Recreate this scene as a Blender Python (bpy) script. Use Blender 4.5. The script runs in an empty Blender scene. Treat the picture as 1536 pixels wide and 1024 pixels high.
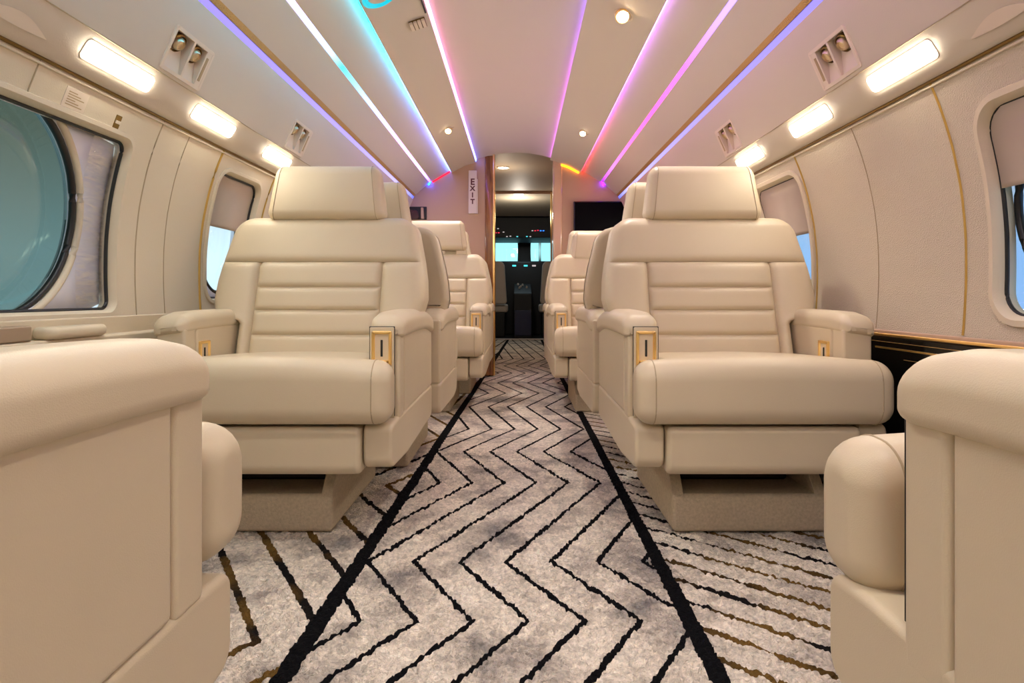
import bpy, bmesh, math, random
from mathutils import Vector, Matrix
random.seed(4)
C = bpy.context.scene.collection
PI = math.pi
H = 0.61            # camera height
CX = -0.02          # cabin centre line

# ------------------------------------------------------------------ materials
def lin(r, g, b):
    f = lambda c: (c/12.92 if c <= .04045 else ((c+.055)/1.055)**2.4)
    return (f(r/255), f(g/255), f(b/255), 1)

def mat(name, col, rough=.5, metal=0, bump=0, bscale=200, btype='noise', emit=None, estr=0, spec=.5, vary=0, vscale=6, coat=0):
    m = bpy.data.materials.new(name); m.use_nodes = True
    nt = m.node_tree; b = nt.nodes['Principled BSDF']
    b.inputs['Base Color'].default_value = col
    b.inputs['Roughness'].default_value = rough
    b.inputs['Metallic'].default_value = metal
    b.inputs['Specular IOR Level'].default_value = spec
    b.inputs['Coat Weight'].default_value = coat
    b.inputs['Coat Roughness'].default_value = .08
    tc = nt.nodes.new('ShaderNodeTexCoord')
    if vary:
        n = nt.nodes.new('ShaderNodeTexNoise'); n.inputs['Scale'].default_value = vscale; n.inputs['Detail'].default_value = 5
        nt.links.new(tc.outputs['Object'], n.inputs['Vector'])
        mr = nt.nodes.new('ShaderNodeMapRange'); mr.inputs[1].default_value = .3; mr.inputs[2].default_value = .7
        mr.inputs[3].default_value = 1-vary; mr.inputs[4].default_value = 1+vary
        nt.links.new(n.outputs['Fac'], mr.inputs[0])
        mx = nt.nodes.new('ShaderNodeMix'); mx.data_type = 'RGBA'; mx.blend_type = 'MULTIPLY'
        mx.inputs[0].default_value = 1; mx.inputs[6].default_value = col
        nt.links.new(mr.outputs[0], mx.inputs[7]); nt.links.new(mx.outputs[2], b.inputs['Base Color'])
    if bump:
        if btype == 'noise':
            t = nt.nodes.new('ShaderNodeTexNoise'); t.inputs['Detail'].default_value = 3; o = 'Fac'
        else:
            t = nt.nodes.new('ShaderNodeTexVoronoi'); o = 'Distance'
        t.inputs['Scale'].default_value = bscale
        nt.links.new(tc.outputs['Object'], t.inputs['Vector'])
        bp = nt.nodes.new('ShaderNodeBump'); bp.inputs['Strength'].default_value = bump; bp.inputs['Distance'].default_value = .002
        nt.links.new(t.outputs[o], bp.inputs['Height']); nt.links.new(bp.outputs['Normal'], b.inputs['Normal'])
    if emit:
        b.inputs['Emission Color'].default_value = emit; b.inputs['Emission Strength'].default_value = estr
    return m

LEATHER = mat('cream_leather', (.615, .52, .372, 1), .40, bump=.10, bscale=800, btype='voronoi', vary=.025, vscale=5, spec=.4)
PIPE = mat('piping_leather', (.42, .33, .21, 1), .5)
SUEDE = mat('taupe_base_cloth', (.56, .47, .345, 1), .95, bump=.9, bscale=330, vary=.12, vscale=140, spec=.1)
WALLM = mat('textured_wall_vinyl', (.62, .54, .42, 1), .6, bump=.8, bscale=420, btype='voronoi', spec=.3)
WPAN = mat('smooth_wall_panel', (.66, .57, .43, 1), .55, bump=.12, bscale=420, btype='voronoi', spec=.3)
HEAD = mat('ceiling_suede', (.66, .59, .51, 1), .75, bump=.2, bscale=260, spec=.2)
VAL = mat('valance_vinyl', (.64, .565, .47, 1), .6, bump=.15, bscale=300, spec=.3)
GOLD = mat('brushed_gold', (1, .70, .27, 1), .32, 1, bump=.1, bscale=300)
GOLDD = mat('dark_gold_trim', (.55, .36, .10, 1), .4, .9)
GRILLE = mat('gold_mesh', (.60, .38, .12, 1), .5, .6, bump=1, bscale=260, btype='voronoi')
PLATE = mat('beige_plate', (.68, .55, .38, 1), .4)
PLAST = mat('cream_plastic', (.74, .63, .51, 1), .4)
BLACK = mat('black_gloss', (.004, .004, .005, 1), .12, coat=.3)
DARK = mat('dark_mechanism', (.012, .011, .010, 1), .6)
SCREEN = mat('television_glass', (.002, .002, .003, 1), .35, spec=.04)
LACQ = mat('black_lacquer', (.003, .003, .003, 1), .10, spec=.4)
GASKET = mat('black_rubber', (.006, .006, .007, 1), .4)
BULK = mat('bulkhead_laminate', (.50, .33, .23, 1), .5, spec=.4)
SHADE = mat('window_shade_cloth', (.55, .46, .38, 1), .8, vary=.04)
REVEAL = mat('reveal_panel', (.78, .79, .90, 1), .45)
PILOT = mat('pilot_seat_cover', (.55, .46, .38, 1), .8)
NAVY = mat('navy_panel', (.004, .01, .05, 1), .25)
CKPIT = mat('cockpit_black', (.008, .008, .009, 1), .6)
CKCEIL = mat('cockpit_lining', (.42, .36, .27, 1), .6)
WARM = mat('warm_light_lens', (.9, .85, .75, 1), .4, emit=(1, .91, .73, 1), estr=30)
SPOTM = mat('spot_lens', (.9, .85, .75, 1), .4, emit=(1, .84, .62, 1), estr=18)
WHITEP = mat('white_plastic', (.72, .62, .58, 1), .45)
INK = mat('dark_ink', (.10, .02, .03, 1), .6)
TANINK = mat('tan_ink', (.42, .30, .16, 1), .6)
BALL = mat('air_nozzle', (.75, .62, .42, 1), .28, .7)
RIMB = mat('nozzle_rim', (.20, .12, .03, 1), .3, .8)

def wood():
    m = bpy.data.materials.new('polished_wood'); m.use_nodes = True
    nt = m.node_tree; b = nt.nodes['Principled BSDF']
    tc = nt.nodes.new('ShaderNodeTexCoord'); mp = nt.nodes.new('ShaderNodeMapping'); mp.inputs['Scale'].default_value = (14, 14, 1.2)
    n = nt.nodes.new('ShaderNodeTexNoise'); n.inputs['Scale'].default_value = 3; n.inputs['Detail'].default_value = 6; n.inputs['Distortion'].default_value = .6
    r = nt.nodes.new('ShaderNodeValToRGB')
    r.color_ramp.elements[0].position = .3; r.color_ramp.elements[0].color = (.10, .032, .008, 1)
    r.color_ramp.elements[1].position = .75; r.color_ramp.elements[1].color = (.42, .17, .045, 1)
    nt.links.new(tc.outputs['Object'], mp.inputs[0]); nt.links.new(mp.outputs[0], n.inputs['Vector'])
    nt.links.new(n.outputs['Fac'], r.inputs[0]); nt.links.new(r.outputs[0], b.inputs['Base Color'])
    b.inputs['Roughness'].default_value = .12; b.inputs['Coat Weight'].default_value = .6; b.inputs['Coat Roughness'].default_value = .05
    return m
WOOD = wood()

LAM = mat('polished_tan_laminate', (.66, .43, .29, 1), .16, coat=.6, spec=.6)
def glass(name, tint, gloss=.08, rough=.02, bump=0):
    m = bpy.data.materials.new(name); m.use_nodes = True
    nt = m.node_tree; nt.nodes.remove(nt.nodes['Principled BSDF'])
    out = nt.nodes['Material Output']
    t = nt.nodes.new('ShaderNodeBsdfTransparent'); t.inputs[0].default_value = tint
    g = nt.nodes.new('ShaderNodeBsdfGlossy'); g.inputs['Roughness'].default_value = rough; g.inputs[0].default_value = (.9, .9, .9, 1)
    mx = nt.nodes.new('ShaderNodeMixShader'); mx.inputs[0].default_value = gloss
    nt.links.new(t.outputs[0], mx.inputs[1]); nt.links.new(g.outputs[0], mx.inputs[2]); nt.links.new(mx.outputs[0], out.inputs[0])
    if bump:
        tc = nt.nodes.new('ShaderNodeTexCoord'); mp = nt.nodes.new('ShaderNodeMapping'); mp.inputs['Scale'].default_value = (1, 1, 3)
        mp.inputs['Rotation'].default_value = (.6, 0, 0)
        n = nt.nodes.new('ShaderNodeTexNoise'); n.inputs['Scale'].default_value = 14; n.inputs['Detail'].default_value = 4; n.inputs['Distortion'].default_value = 1.5
        bp = nt.nodes.new('ShaderNodeBump'); bp.inputs['Strength'].default_value = bump; bp.inputs['Distance'].default_value = .02
        nt.links.new(tc.outputs['Object'], mp.inputs[0]); nt.links.new(mp.outputs[0], n.inputs['Vector'])
        nt.links.new(n.outputs['Fac'], bp.inputs['Height']); nt.links.new(bp.outputs[0], g.inputs['Normal'])
    return m
TEAL = glass('teal_glass', (.39, .475, .455, 1), .07, .12)
BLUEG = glass('blue_glass', (.93, .97, 1, 1), .04)
CLEAR = glass('windshield_glass', (.8, .97, 1, 1), .04)
FILM = glass('protective_film', (.92, .92, .95, 1), .2, .10, .25)
def streaks(m):
    nt = m.node_tree; N = nt.nodes; mx = [n for n in N if n.type == 'MIX_SHADER'][0]
    tc = N.new('ShaderNodeTexCoord'); mp = N.new('ShaderNodeMapping'); mp.inputs['Rotation'].default_value = (.7, 0, 0); mp.inputs['Scale'].default_value = (1, 3, 16)
    n = N.new('ShaderNodeTexNoise'); n.inputs['Scale'].default_value = 5; n.inputs['Detail'].default_value = 5; n.inputs['Distortion'].default_value = 1
    r = N.new('ShaderNodeMapRange'); r.inputs[1].default_value = .42; r.inputs[2].default_value = .72; r.inputs[3].default_value = .08; r.inputs[4].default_value = .45
    nt.links.new(tc.outputs['Object'], mp.inputs[0]); nt.links.new(mp.outputs[0], n.inputs['Vector']); nt.links.new(n.outputs['Fac'], r.inputs[0]); nt.links.new(r.outputs[0], mx.inputs[0])
streaks(FILM)
CLEARP = glass('clear_door_edge', (.75, .65, .55, 1), .25, .03)

def led(name, stops, strength):
    """stops: (Y position, colour) along the cabin; the diodes of an addressable strip."""
    m = bpy.data.materials.new(name); m.use_nodes = True
    nt = m.node_tree; nt.nodes.remove(nt.nodes['Principled BSDF'])
    e = nt.nodes.new('ShaderNodeEmission'); e.inputs[1].default_value = strength
    tc = nt.nodes.new('ShaderNodeTexCoord'); sp = nt.nodes.new('ShaderNodeSeparateXYZ')
    mr = nt.nodes.new('ShaderNodeMapRange'); mr.inputs[1].default_value = 1.0; mr.inputs[2].default_value = 5.0
    r = nt.nodes.new('ShaderNodeValToRGB'); els = r.color_ramp.elements
    while len(els) < len(stops): els.new(.5)
    for el, (y, c) in zip(els, stops): el.position = (y-1)/4
    for i, (y, c) in enumerate(stops):
        els[i].position = (y-1)/4; els[i].color = lin(*c)
    nt.links.new(tc.outputs['Object'], sp.inputs[0]); nt.links.new(sp.outputs['Y'], mr.inputs[0])
    nt.links.new(mr.outputs[0], r.inputs[0]); nt.links.new(r.outputs[0], e.inputs[0])
    nt.links.new(e.outputs[0], nt.nodes['Material Output'].inputs[0])
    return m

def carpet():
    m = bpy.data.materials.new('tufted_aisle_carpet'); m.use_nodes = True
    nt = m.node_tree; N = nt.nodes; L = nt.links; b = N['Principled BSDF']
    def M(op, a, b2=None, c=None):
        n = N.new('ShaderNodeMath'); n.operation = op
        for i, v in enumerate((a, b2, c)):
            if v is None: continue
            if isinstance(v, (int, float)): n.inputs[i].default_value = v
            else: L.new(v, n.inputs[i])
        return n.outputs[0]
    tc = N.new('ShaderNodeTexCoord')
    # ragged pile edge
    nz = N.new('ShaderNodeTexNoise'); nz.inputs['Scale'].default_value = 55; nz.inputs['Detail'].default_value = 2
    L.new(tc.outputs['Object'], nz.inputs['Vector'])
    va = N.new('ShaderNodeVectorMath'); va.operation = 'MULTIPLY_ADD'; va.inputs[1].default_value = (.011, .011, 0); 
    L.new(nz.outputs['Color'], va.inputs[0]); L.new(tc.outputs['Object'], va.inputs[2])
    sp = N.new('ShaderNodeSeparateXYZ'); L.new(va.outputs[0], sp.inputs[0])
    X = M('SUBTRACT', sp.outputs['X'], .0055); Y = M('SUBTRACT', sp.outputs['Y'], .0055)
    def ramp(stops, lo, hi, src):
        # exact piecewise-linear function: a + b*y + sum of c*|y - knot|
        sl = [(v1-v0)/(y1-y0) for (y0, v0), (y1, v1) in zip(stops, stops[1:])]
        b_ = (sl[0]+sl[-1])/2; out = M('MULTIPLY', src, b_); val0 = b_*stops[0][0]
        for (y, _), s0, s1 in zip(stops[1:-1], sl, sl[1:]):
            c = (s1-s0)/2; val0 += c*abs(stops[0][0]-y)
            out = M('ADD', out, M('MULTIPLY', M('ABSOLUTE', M('SUBTRACT', src, y)), c))
        return M('ADD', out, stops[0][1]-val0)
    # zig-zag of the aisle (position across against position along)
    k = 1.0
    zz = [(-1.2, .3), (-.6, .55), (0, .3), (.45, .55), (.75*k, .30), (1.135*k, .555), (1.39*k, .40), (1.98*k, .70), (2.377*k, .53), (2.77*k, .73),
          (3.33*k, .58), (3.8*k, .77), (4.25*k, .6), (4.8*k, .8), (5.3*k, .62), (5.9*k, .8), (9, .5)]
    Z = ramp(zz, -1.2, 9, Y)
    U = M('ADD', M('SUBTRACT', X, Z), .40+.1365)
    sc = .106
    d = M('MULTIPLY', M('ABSOLUTE', M('SUBTRACT', M('FRACT', M('ADD', M('DIVIDE', U, sc), .5)), .5)), sc*.84)
    # side stripes
    XL = M('ADD', M('MULTIPLY', Y, .0305), -.411)
    XR = .324
    aisle = M('MULTIPLY', M('GREATER_THAN', X, XL), M('LESS_THAN', X, XR))
    lw = .0056
    line_a = M('MULTIPLY', M('LESS_THAN', d, lw), aisle)
    sl = M('LESS_THAN', M('ABSOLUTE', M('SUBTRACT', X, XL)), .0175)
    sr = M('LESS_THAN', M('ABSOLUTE', M('SUBTRACT', X, XR)), .0165)
    # right side diagonals
    vr = M('ADD', M('MULTIPLY', Y, 1.0), M('MULTIPLY', X, .84))
    dr = M('MULTIPLY', M('ABSOLUTE', M('SUBTRACT', M('FRACT', M('DIVIDE', vr, .0965)), .5)), .0965*.766)
    line_r = M('MULTIPLY', M('LESS_THAN', dr, .0068), M('GREATER_THAN', X, XR))
    # left side diagonals with a kink
    zl = ramp([(-1.2, .2), (.6, .53), (1.07, .845), (1.95, .26), (2.6, .6), (3.2, .3), (9, .8)], -1.2, 9, Y)
    ul = M('SUBTRACT', X, zl)
    dl = M('MULTIPLY', M('ABSOLUTE', M('SUBTRACT', M('FRACT', M('DIVIDE', ul, .125)), .5)), .125*.88)
    line_l = M('MULTIPLY', M('LESS_THAN', dl, .0085), M('LESS_THAN', X, XL))
    # colours
    n1 = N.new('ShaderNodeTexNoise'); n1.inputs['Scale'].default_value = 5.5; n1.inputs['Detail'].default_value = 5; n1.inputs['Roughness'].default_value = .62
    L.new(tc.outputs['Object'], n1.inputs['Vector'])
    r1 = N.new('ShaderNodeValToRGB'); e = r1.color_ramp.elements
    e[0].position = .30; e[0].color = (.27, .25, .24, 1); e[1].position = .74; e[1].color = (.95, .86, .75, 1)
    x = e.new(.41); x.color = (.57, .50, .44, 1); x = e.new(.52); x.color = (.88, .78, .67, 1)
    L.new(n1.outputs['Fac'], r1.inputs[0])
    n2 = N.new('ShaderNodeTexNoise'); n2.inputs['Scale'].default_value = 62; n2.inputs['Detail'].default_value = 4; n2.inputs['Distortion'].default_value = 1.2
    L.new(tc.outputs['Object'], n2.inputs['Vector'])
    mr = N.new('ShaderNodeMapRange'); mr.inputs[1].default_value = .3; mr.inputs[2].default_value = .7; mr.inputs[3].default_value = .66; mr.inputs[4].default_value = 1.22
    L.new(n2.outputs['Fac'], mr.inputs[0])
    mx = N.new('ShaderNodeMix'); mx.data_type = 'RGBA'; mx.blend_type = 'MULTIPLY'; mx.inputs[0].default_value = 1
    L.new(r1.outputs[0], mx.inputs[6]); L.new(mr.outputs[0], mx.inputs[7])
    n3 = N.new('ShaderNodeTexNoise'); n3.inputs['Scale'].default_value = 4; L.new(tc.outputs['Object'], n3.inputs['Vector'])
    r3 = N.new('ShaderNodeValToRGB'); e = r3.color_ramp.elements
    e[0].position = .45; e[0].color = (.012, .010, .010, 1); e[1].position = .56; e[1].color = (.17, .095, .025, 1)
    L.new(n3.outputs['Fac'], r3.inputs[0])
    def over(base, col, fac):
        q = N.new('ShaderNodeMix'); q.data_type = 'RGBA'; L.new(fac, q.inputs[0]); L.new(base, q.inputs[6])
        if isinstance(col, tuple): q.inputs[7].default_value = col
        else: L.new(col, q.inputs[7])
        return q.outputs[2]
    blk = (.0055, .0055, .007, 1)
    c = over(mx.outputs[2], r3.outputs[0], M('MAXIMUM', line_r, line_l))
    c = over(c, blk, line_a)
    c = over(c, blk, M('MAXIMUM', sl, sr))
    L.new(c, b.inputs['Base Color'])
    b.inputs['Roughness'].default_value = .98; b.inputs['Specular IOR Level'].default_value = .1
    b.inputs['Sheen Weight'].default_value = 0
    anyl = M('MAXIMUM', M('MAXIMUM', line_r, line_l), M('MAXIMUM', line_a, M('MAXIMUM', sl, sr)))
    n4 = N.new('ShaderNodeTexNoise'); n4.inputs['Scale'].default_value = 95; n4.inputs['Detail'].default_value = 3; n4.inputs['Distortion'].default_value = 2
    L.new(tc.outputs['Object'], n4.inputs['Vector'])
    hgt = M('SUBTRACT', n4.outputs['Fac'], M('MULTIPLY', anyl, .25))
    bp = N.new('ShaderNodeBump'); bp.inputs['Strength'].default_value = 1; bp.inputs['Distance'].default_value = .010
    L.new(hgt, bp.inputs['Height']); L.new(bp.outputs[0], b.inputs['Normal'])
    return m
CARPET = carpet()

# ------------------------------------------------------------------ mesh helpers
def rpoly(pts, seg=6):
    """Rounded convex polygon. pts: (a, b, r) counter-clockwise or clockwise."""
    out = []; n = len(pts)
    for i in range(n):
        p = Vector(pts[i][:2]); r = pts[i][2]
        a = (Vector(pts[i-1][:2])-p); b = (Vector(pts[(i+1) % n][:2])-p)
        la, lb = a.length, b.length; a.normalize(); b.normalize()
        if r <= 1e-6: out.append(p); continue
        ang = math.acos(max(-1, min(1, a.dot(b))))
        t = min(r/math.tan(ang/2), la*.49, lb*.49); rr = t*math.tan(ang/2)
        c = p + (a+b).normalized()*(rr/math.sin(ang/2))
        s = p+a*t-c; e = p+b*t-c
        a0 = math.atan2(s.y, s.x); a1 = math.atan2(e.y, e.x); dd = (a1-a0+PI) % (2*PI)-PI
        for k in range(seg+1):
            q = a0+dd*k/seg; out.append(c+Vector((math.cos(q), math.sin(q)))*rr)
    return out

def dense(pts, step):
    out = []
    for i in range(len(pts)):
        a, b = pts[i], pts[(i+1) % len(pts)]; n = max(1, int((b-a).length/step+.5))
        for k in range(n): out.append(a+(b-a)*k/n)
    return out

def inset(pts, d):
    n = len(pts); area = sum(pts[i].x*pts[(i+1) % n].y-pts[(i+1) % n].x*pts[i].y for i in range(n)); s = 1 if area > 0 else -1
    out = []
    for i in range(n):
        t = pts[(i+1) % n]-pts[i-1]
        if t.length < 1e-9: out.append(pts[i].copy()); continue
        t.normalize(); out.append(pts[i]+Vector((-t.y, t.x))*s*d)
    return out

def prism(pts, axis, a0, a1, r=0, seg=5, mid=1, deform=None):
    """Solid: outline pts swept along axis from a0 to a1, its two end rims rounded by r."""
    bm = bmesh.new(); secs = []
    r = min(r, (a1-a0)*.49)
    if r > 0:
        for k in range(seg+1):
            q = PI/2*k/seg; secs.append((a0+r*(1-math.sin(q)), r*(1-math.cos(q))*1.0))
        secs = [(a0+r*(1-math.cos(PI/2*k/seg)), r*(1-math.sin(PI/2*k/seg))) for k in range(seg+1)]
        secs += [(a0+r+(a1-a0-2*r)*k/mid, 0) for k in range(1, mid)]
        secs += [(a1-r*(1-math.cos(PI/2*k/seg)), r*(1-math.sin(PI/2*k/seg))) for k in range(seg, -1, -1)]
    else:
        secs = [(a0+(a1-a0)*k/mid, 0) for k in range(mid+1)]
    rings = []
    for a, ins in secs:
        ps = inset(pts, ins) if ins > 1e-9 else pts
        ring = []
        for p in ps:
            v = (a, p.x, p.y) if axis == 'x' else (p.x, a, p.y) if axis == 'y' else (p.x, p.y, a)
            ring.append(bm.verts.new(v))
        rings.append(ring)
    n = len(pts)
    for i in range(len(rings)-1):
        for j in range(n):
            bm.faces.new((rings[i][j], rings[i][(j+1) % n], rings[i+1][(j+1) % n], rings[i+1][j]))
    bm.faces.new(rings[0][::-1]); bm.faces.new(rings[-1])
    if deform:
        for v in bm.verts: v.co = Vector(deform(v.co))
    bmesh.ops.recalc_face_normals(bm, faces=bm.faces)
    return bm

def box(x0, x1, y0, y1, z0, z1, r=.004, seg=3):
    bm = bmesh.new(); bmesh.ops.create_cube(bm, size=1)
    for v in bm.verts:
        v.co = Vector((x0+(x1-x0)*(v.co.x+.5), y0+(y1-y0)*(v.co.y+.5), z0+(z1-z0)*(v.co.z+.5)))
    r = min(r, min(abs(x1-x0), abs(y1-y0), abs(z1-z0))*.48)
    if r > 0: bmesh.ops.bevel(bm, geom=bm.edges[:], offset=r, segments=seg, profile=.5, affect='EDGES')
    bmesh.ops.recalc_face_normals(bm, faces=bm.faces)
    return bm

def tube(path, r, sides=8, closed=False):
    bm = bmesh.new(); P = [Vector(p) for p in path]; n = len(P); rings = []
    up = Vector((0, 0, 1))
    for i in range(n):
        if closed: t = P[(i+1) % n]-P[i-1]
        else: t = P[min(i+1, n-1)]-P[max(i-1, 0)]
        t.normalize(); u = up if abs(t.dot(up)) < .95 else Vector((1, 0, 0))
        a = t.cross(u).normalized(); b = t.cross(a).normalized()
        rings.append([bm.verts.new(P[i]+(a*math.cos(2*PI*k/sides)+b*math.sin(2*PI*k/sides))*r) for k in range(sides)])
    for i in range(n if closed else n-1):
        A, B = rings[i], rings[(i+1) % n]
        for k in range(sides): bm.faces.new((A[k], A[(k+1) % sides], B[(k+1) % sides], B[k]))
    if not closed: bm.faces.new(rings[0][::-1]); bm.faces.new(rings[-1])
    bmesh.ops.recalc_face_normals(bm, faces=bm.faces)
    return bm

def lathe(prof, n=28, mtx=None):
    """prof: (radius, height) along local z."""
    bm = bmesh.new(); rings = []
    for r, z in prof: rings.append([bm.verts.new((r*math.cos(2*PI*k/n), r*math.sin(2*PI*k/n), z)) for k in range(n)])
    for i in range(len(rings)-1):
        for k in range(n): bm.faces.new((rings[i][k], rings[i][(k+1) % n], rings[i+1][(k+1) % n], rings[i+1][k]))
    bm.faces.new(rings[0][::-1]); bm.faces.new(rings[-1])
    bmesh.ops.recalc_face_normals(bm, faces=bm.faces)
    if mtx: bm.transform(mtx)
    return bm

def strip(rows, closed=False):
    """Quads between successive rows of points."""
    bm = bmesh.new(); R = [[bm.verts.new(p) for p in row] for row in rows]
    for i in range(len(R)-1):
        m = len(R[i])
        for j in range(m if closed else m-1):
            bm.faces.new((R[i][j], R[i][(j+1) % m], R[i+1][(j+1) % m], R[i+1][j]))
    return bm

def merge(*bms):
    out = bmesh.new()
    for b in bms:
        me = bpy.data.meshes.new('tmp'); b.to_mesh(me); b.free(); out.from_mesh(me); bpy.data.meshes.remove(me)
    return out

def obj(name, bm, m, parent=None, smooth=40, wn=True):
    me = bpy.data.meshes.new(name); bm.to_mesh(me); bm.free()
    for p in me.polygons: p.use_smooth = True
    me.set_sharp_from_angle(angle=math.radians(smooth))
    o = bpy.data.objects.new(name, me); C.objects.link(o); me.materials.append(m)
    if parent: o.parent = parent
    if wn:
        w = o.modifiers.new('wn', 'WEIGHTED_NORMAL'); w.keep_sharp = True
    return o

def empty(name, loc, rz=0):
    o = bpy.data.objects.new(name, None); C.objects.link(o); o.location = loc; o.rotation_euler = (0, 0, rz); o.empty_display_size = .05
    return o
def tag(o, label, cat, group=None):
    o['label'] = label; o['category'] = cat
    if group: o['group'] = group
    return o
def struct(o, label=None, cat=None):
    o['kind'] = 'structure'
    if label: o['label'] = label
    if cat: o['category'] = cat
    return o

def bcut(o, cutter_bm):
    me = bpy.data.meshes.new('cut'); cutter_bm.to_mesh(me); cutter_bm.free()
    c = bpy.data.objects.new('cut', me); C.objects.link(c)
    mods = [m.name for m in o.modifiers]
    for m in mods: o.modifiers.remove(o.modifiers[m])
    b = o.modifiers.new('b', 'BOOLEAN'); b.object = c; b.operation = 'DIFFERENCE'; b.solver = 'EXACT'
    dg = bpy.context.evaluated_depsgraph_get(); dg.update()
    nm = bpy.data.meshes.new_from_object(o.evaluated_get(dg))
    o.modifiers.clear(); old = o.data; nm.name = old.name; o.data = nm
    bpy.data.objects.remove(c); bpy.data.meshes.remove(me); bpy.data.meshes.remove(old)
    o.data.set_sharp_from_angle(angle=math.radians(30))

def copy_tree(src, loc, rz):
    r = src.copy(); C.objects.link(r); r.location = loc; r.rotation_euler = (0, 0, rz)
    def rec(s, d):
        for ch in s.children:
            c = ch.copy(); C.objects.link(c); c.parent = d; rec(ch, c)
    rec(src, r)
    return r

def txt(name, body, size, m, parent, matrix, align='CENTER', ext=.0006):
    cu = bpy.data.curves.new(name, 'FONT'); cu.body = body; cu.size = size; cu.align_x = align; cu.align_y = 'CENTER'; cu.extrude = ext; cu.offset = .0022
    t = bpy.data.objects.new(name, cu); C.objects.link(t)
    dg = bpy.context.evaluated_depsgraph_get(); dg.update()
    me = bpy.data.meshes.new_from_object(t.evaluated_get(dg)); bpy.data.objects.remove(t); bpy.data.curves.remove(cu)
    me.transform(matrix)
    o = bpy.data.objects.new(name, me); C.objects.link(o); me.materials.clear(); me.materials.append(m)
    if parent: o.parent = parent
    return o

# ------------------------------------------------------------------ cabin shell
YA, YB = -1.35, 4.60        # aft wall, forward bulkhead
WPROF = [(.0, 1.0), (.3, 1.0), (.45, 1.001), (.55, 1.012), (.65, 1.017), (.75, 1.016), (.85, 1.006), (.95, .985), (1.03, .960), (1.10, .930)]
def wx(z):
    """Half width of the cabin at height z."""
    for (z0, w0), (z1, w1) in zip(WPROF, WPROF[1:]):
        if z <= z1: return w0+(w1-w0)*(z-z0)/(z1-z0)
    return WPROF[-1][1]
def smoothw(z):
    return (wx(z-.03)+2*wx(z)+wx(z+.03))/4 if .05 < z < 1.07 else wx(z)

def wall(side, name):
    zs = [i*1.10/44 for i in range(45)]
    inner = [Vector((CX+side*smoothw(z), z)) for z in zs]
    outer = [Vector((CX+side*(smoothw(z)+.035), z)) for z in reversed(zs)]
    bm = prism(inner+outer, 'y', YA, YB)
    o = obj(name, bm, WALLM if side > 0 else WPAN, wn=False)
    return struct(o)
wall_l = wall(-1, 'wall_left'); wall_r = wall(1, 'wall_right')

from mathutils import noise
def steps(parts):
    out = []
    for a, b, st in parts:
        n = max(1, round((b-a)/st)); out += [a+(b-a)*i/n for i in range(n)]
    return out+[parts[-1][1]]
fx = steps([(-1.2, -.80, .1), (-.80, .80, .0036), (.80, 1.2, .1)])
fy = steps([(YA, .86, .12), (.86, 1.75, .0036), (1.75, 2.6, .0065), (2.6, 10.2, .1)])
def pile(x, y):
    if abs(x) > .80 or y < .86 or y > 2.6: return 0.
    v = Vector((x*52, y*52, 0)); w = noise.noise(v*.35+Vector((7, 3, 1)))
    a = abs(noise.noise(v+Vector((w, -w, 0))*1.8)); b = abs(noise.noise(v*1.9+Vector((3, 9, 2))))
    h = .65*min(1, a*2.6)**.6+.35*min(1, b*2.4)**.7          # plump loops with narrow furrows between them
    e = min(1, (.80-abs(x))/.05, (y-.86)/.03, (2.6-y)/.3)
    return (.0105*h-.0097)*max(0, e)
verts = [(x, y, pile(x, y)) for y in fy for x in fx]; nx = len(fx)
faces = [(j*nx+i, j*nx+i+1, (j+1)*nx+i+1, (j+1)*nx+i) for j in range(len(fy)-1) for i in range(nx-1)]
me = bpy.data.meshes.new('floor'); me.from_pydata(verts, [], faces)
for p in me.polygons: p.use_smooth = True
fo = bpy.data.objects.new('floor', me); C.objects.link(fo); me.materials.append(CARPET)
struct(fo, 'grey and cream tufted carpet with black chevron lines along the aisle')

# ceiling profile: (half width, height above eye); steps hide the light strips
CP = [(0, 1.105), (.10, 1.100), (.20, 1.083), (.305, 1.052), (.310, 1.030), (.40, 1.000), (.495, .950), (.4955, .972), (.56, .935), (.647, .882), (.650, .893), (.663, .884), (.665, .872), (.72, .826), (.768, .782)]
def cpx(side): return [Vector((CX+side*u, H+h)) for u, h in CP]
CPR = CP[:3]+[(.292, 1.0565), (.2925, 1.040), (.262, 1.0515), (.262, 1.0485), (.300, 1.034)]+CP[5:]
pts = list(reversed(cpx(-1)))+[Vector((CX+u, H+h)) for u, h in CPR][1:]
top = [Vector((CX+.80, H+1.25)), Vector((CX-.80, H+1.25))]
co = obj('ceiling', prism(pts+top, 'y', YA, YB), HEAD, wn=False, smooth=12); struct(co)

# valances between the ceiling coves and the walls
VP = [(.790, .745), (.872, .560), (.918, .487), (.935, .478)]
LD = Vector((.872-.918, .560-.487))          # lamp band direction
def valance(side, name):
    inner = [Vector((CX+side*u, H+h)) for u, h in VP]
    back = [Vector((CX+side*.985, H+.478)), Vector((CX+side*.985, H+.80)), Vector((CX+side*.79, H+.80))]
    o = obj(name, prism(inner+back, 'y', YA, YB), VAL, wn=False, smooth=8); return struct(o)
val_l = valance(-1, 'trim_1'); val_r = valance(1, 'trim_2')

# seam strip where the lamp band meets the upper valance
for side, nm in ((-1, 'trim_3'), (1, 'trim_4')):
    struct(obj(nm, tube([(CX+side*.8715, YA, H+.559), (CX+side*.8715, YB, H+.559)], .0014, 6), PIPE, wn=False))
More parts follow.
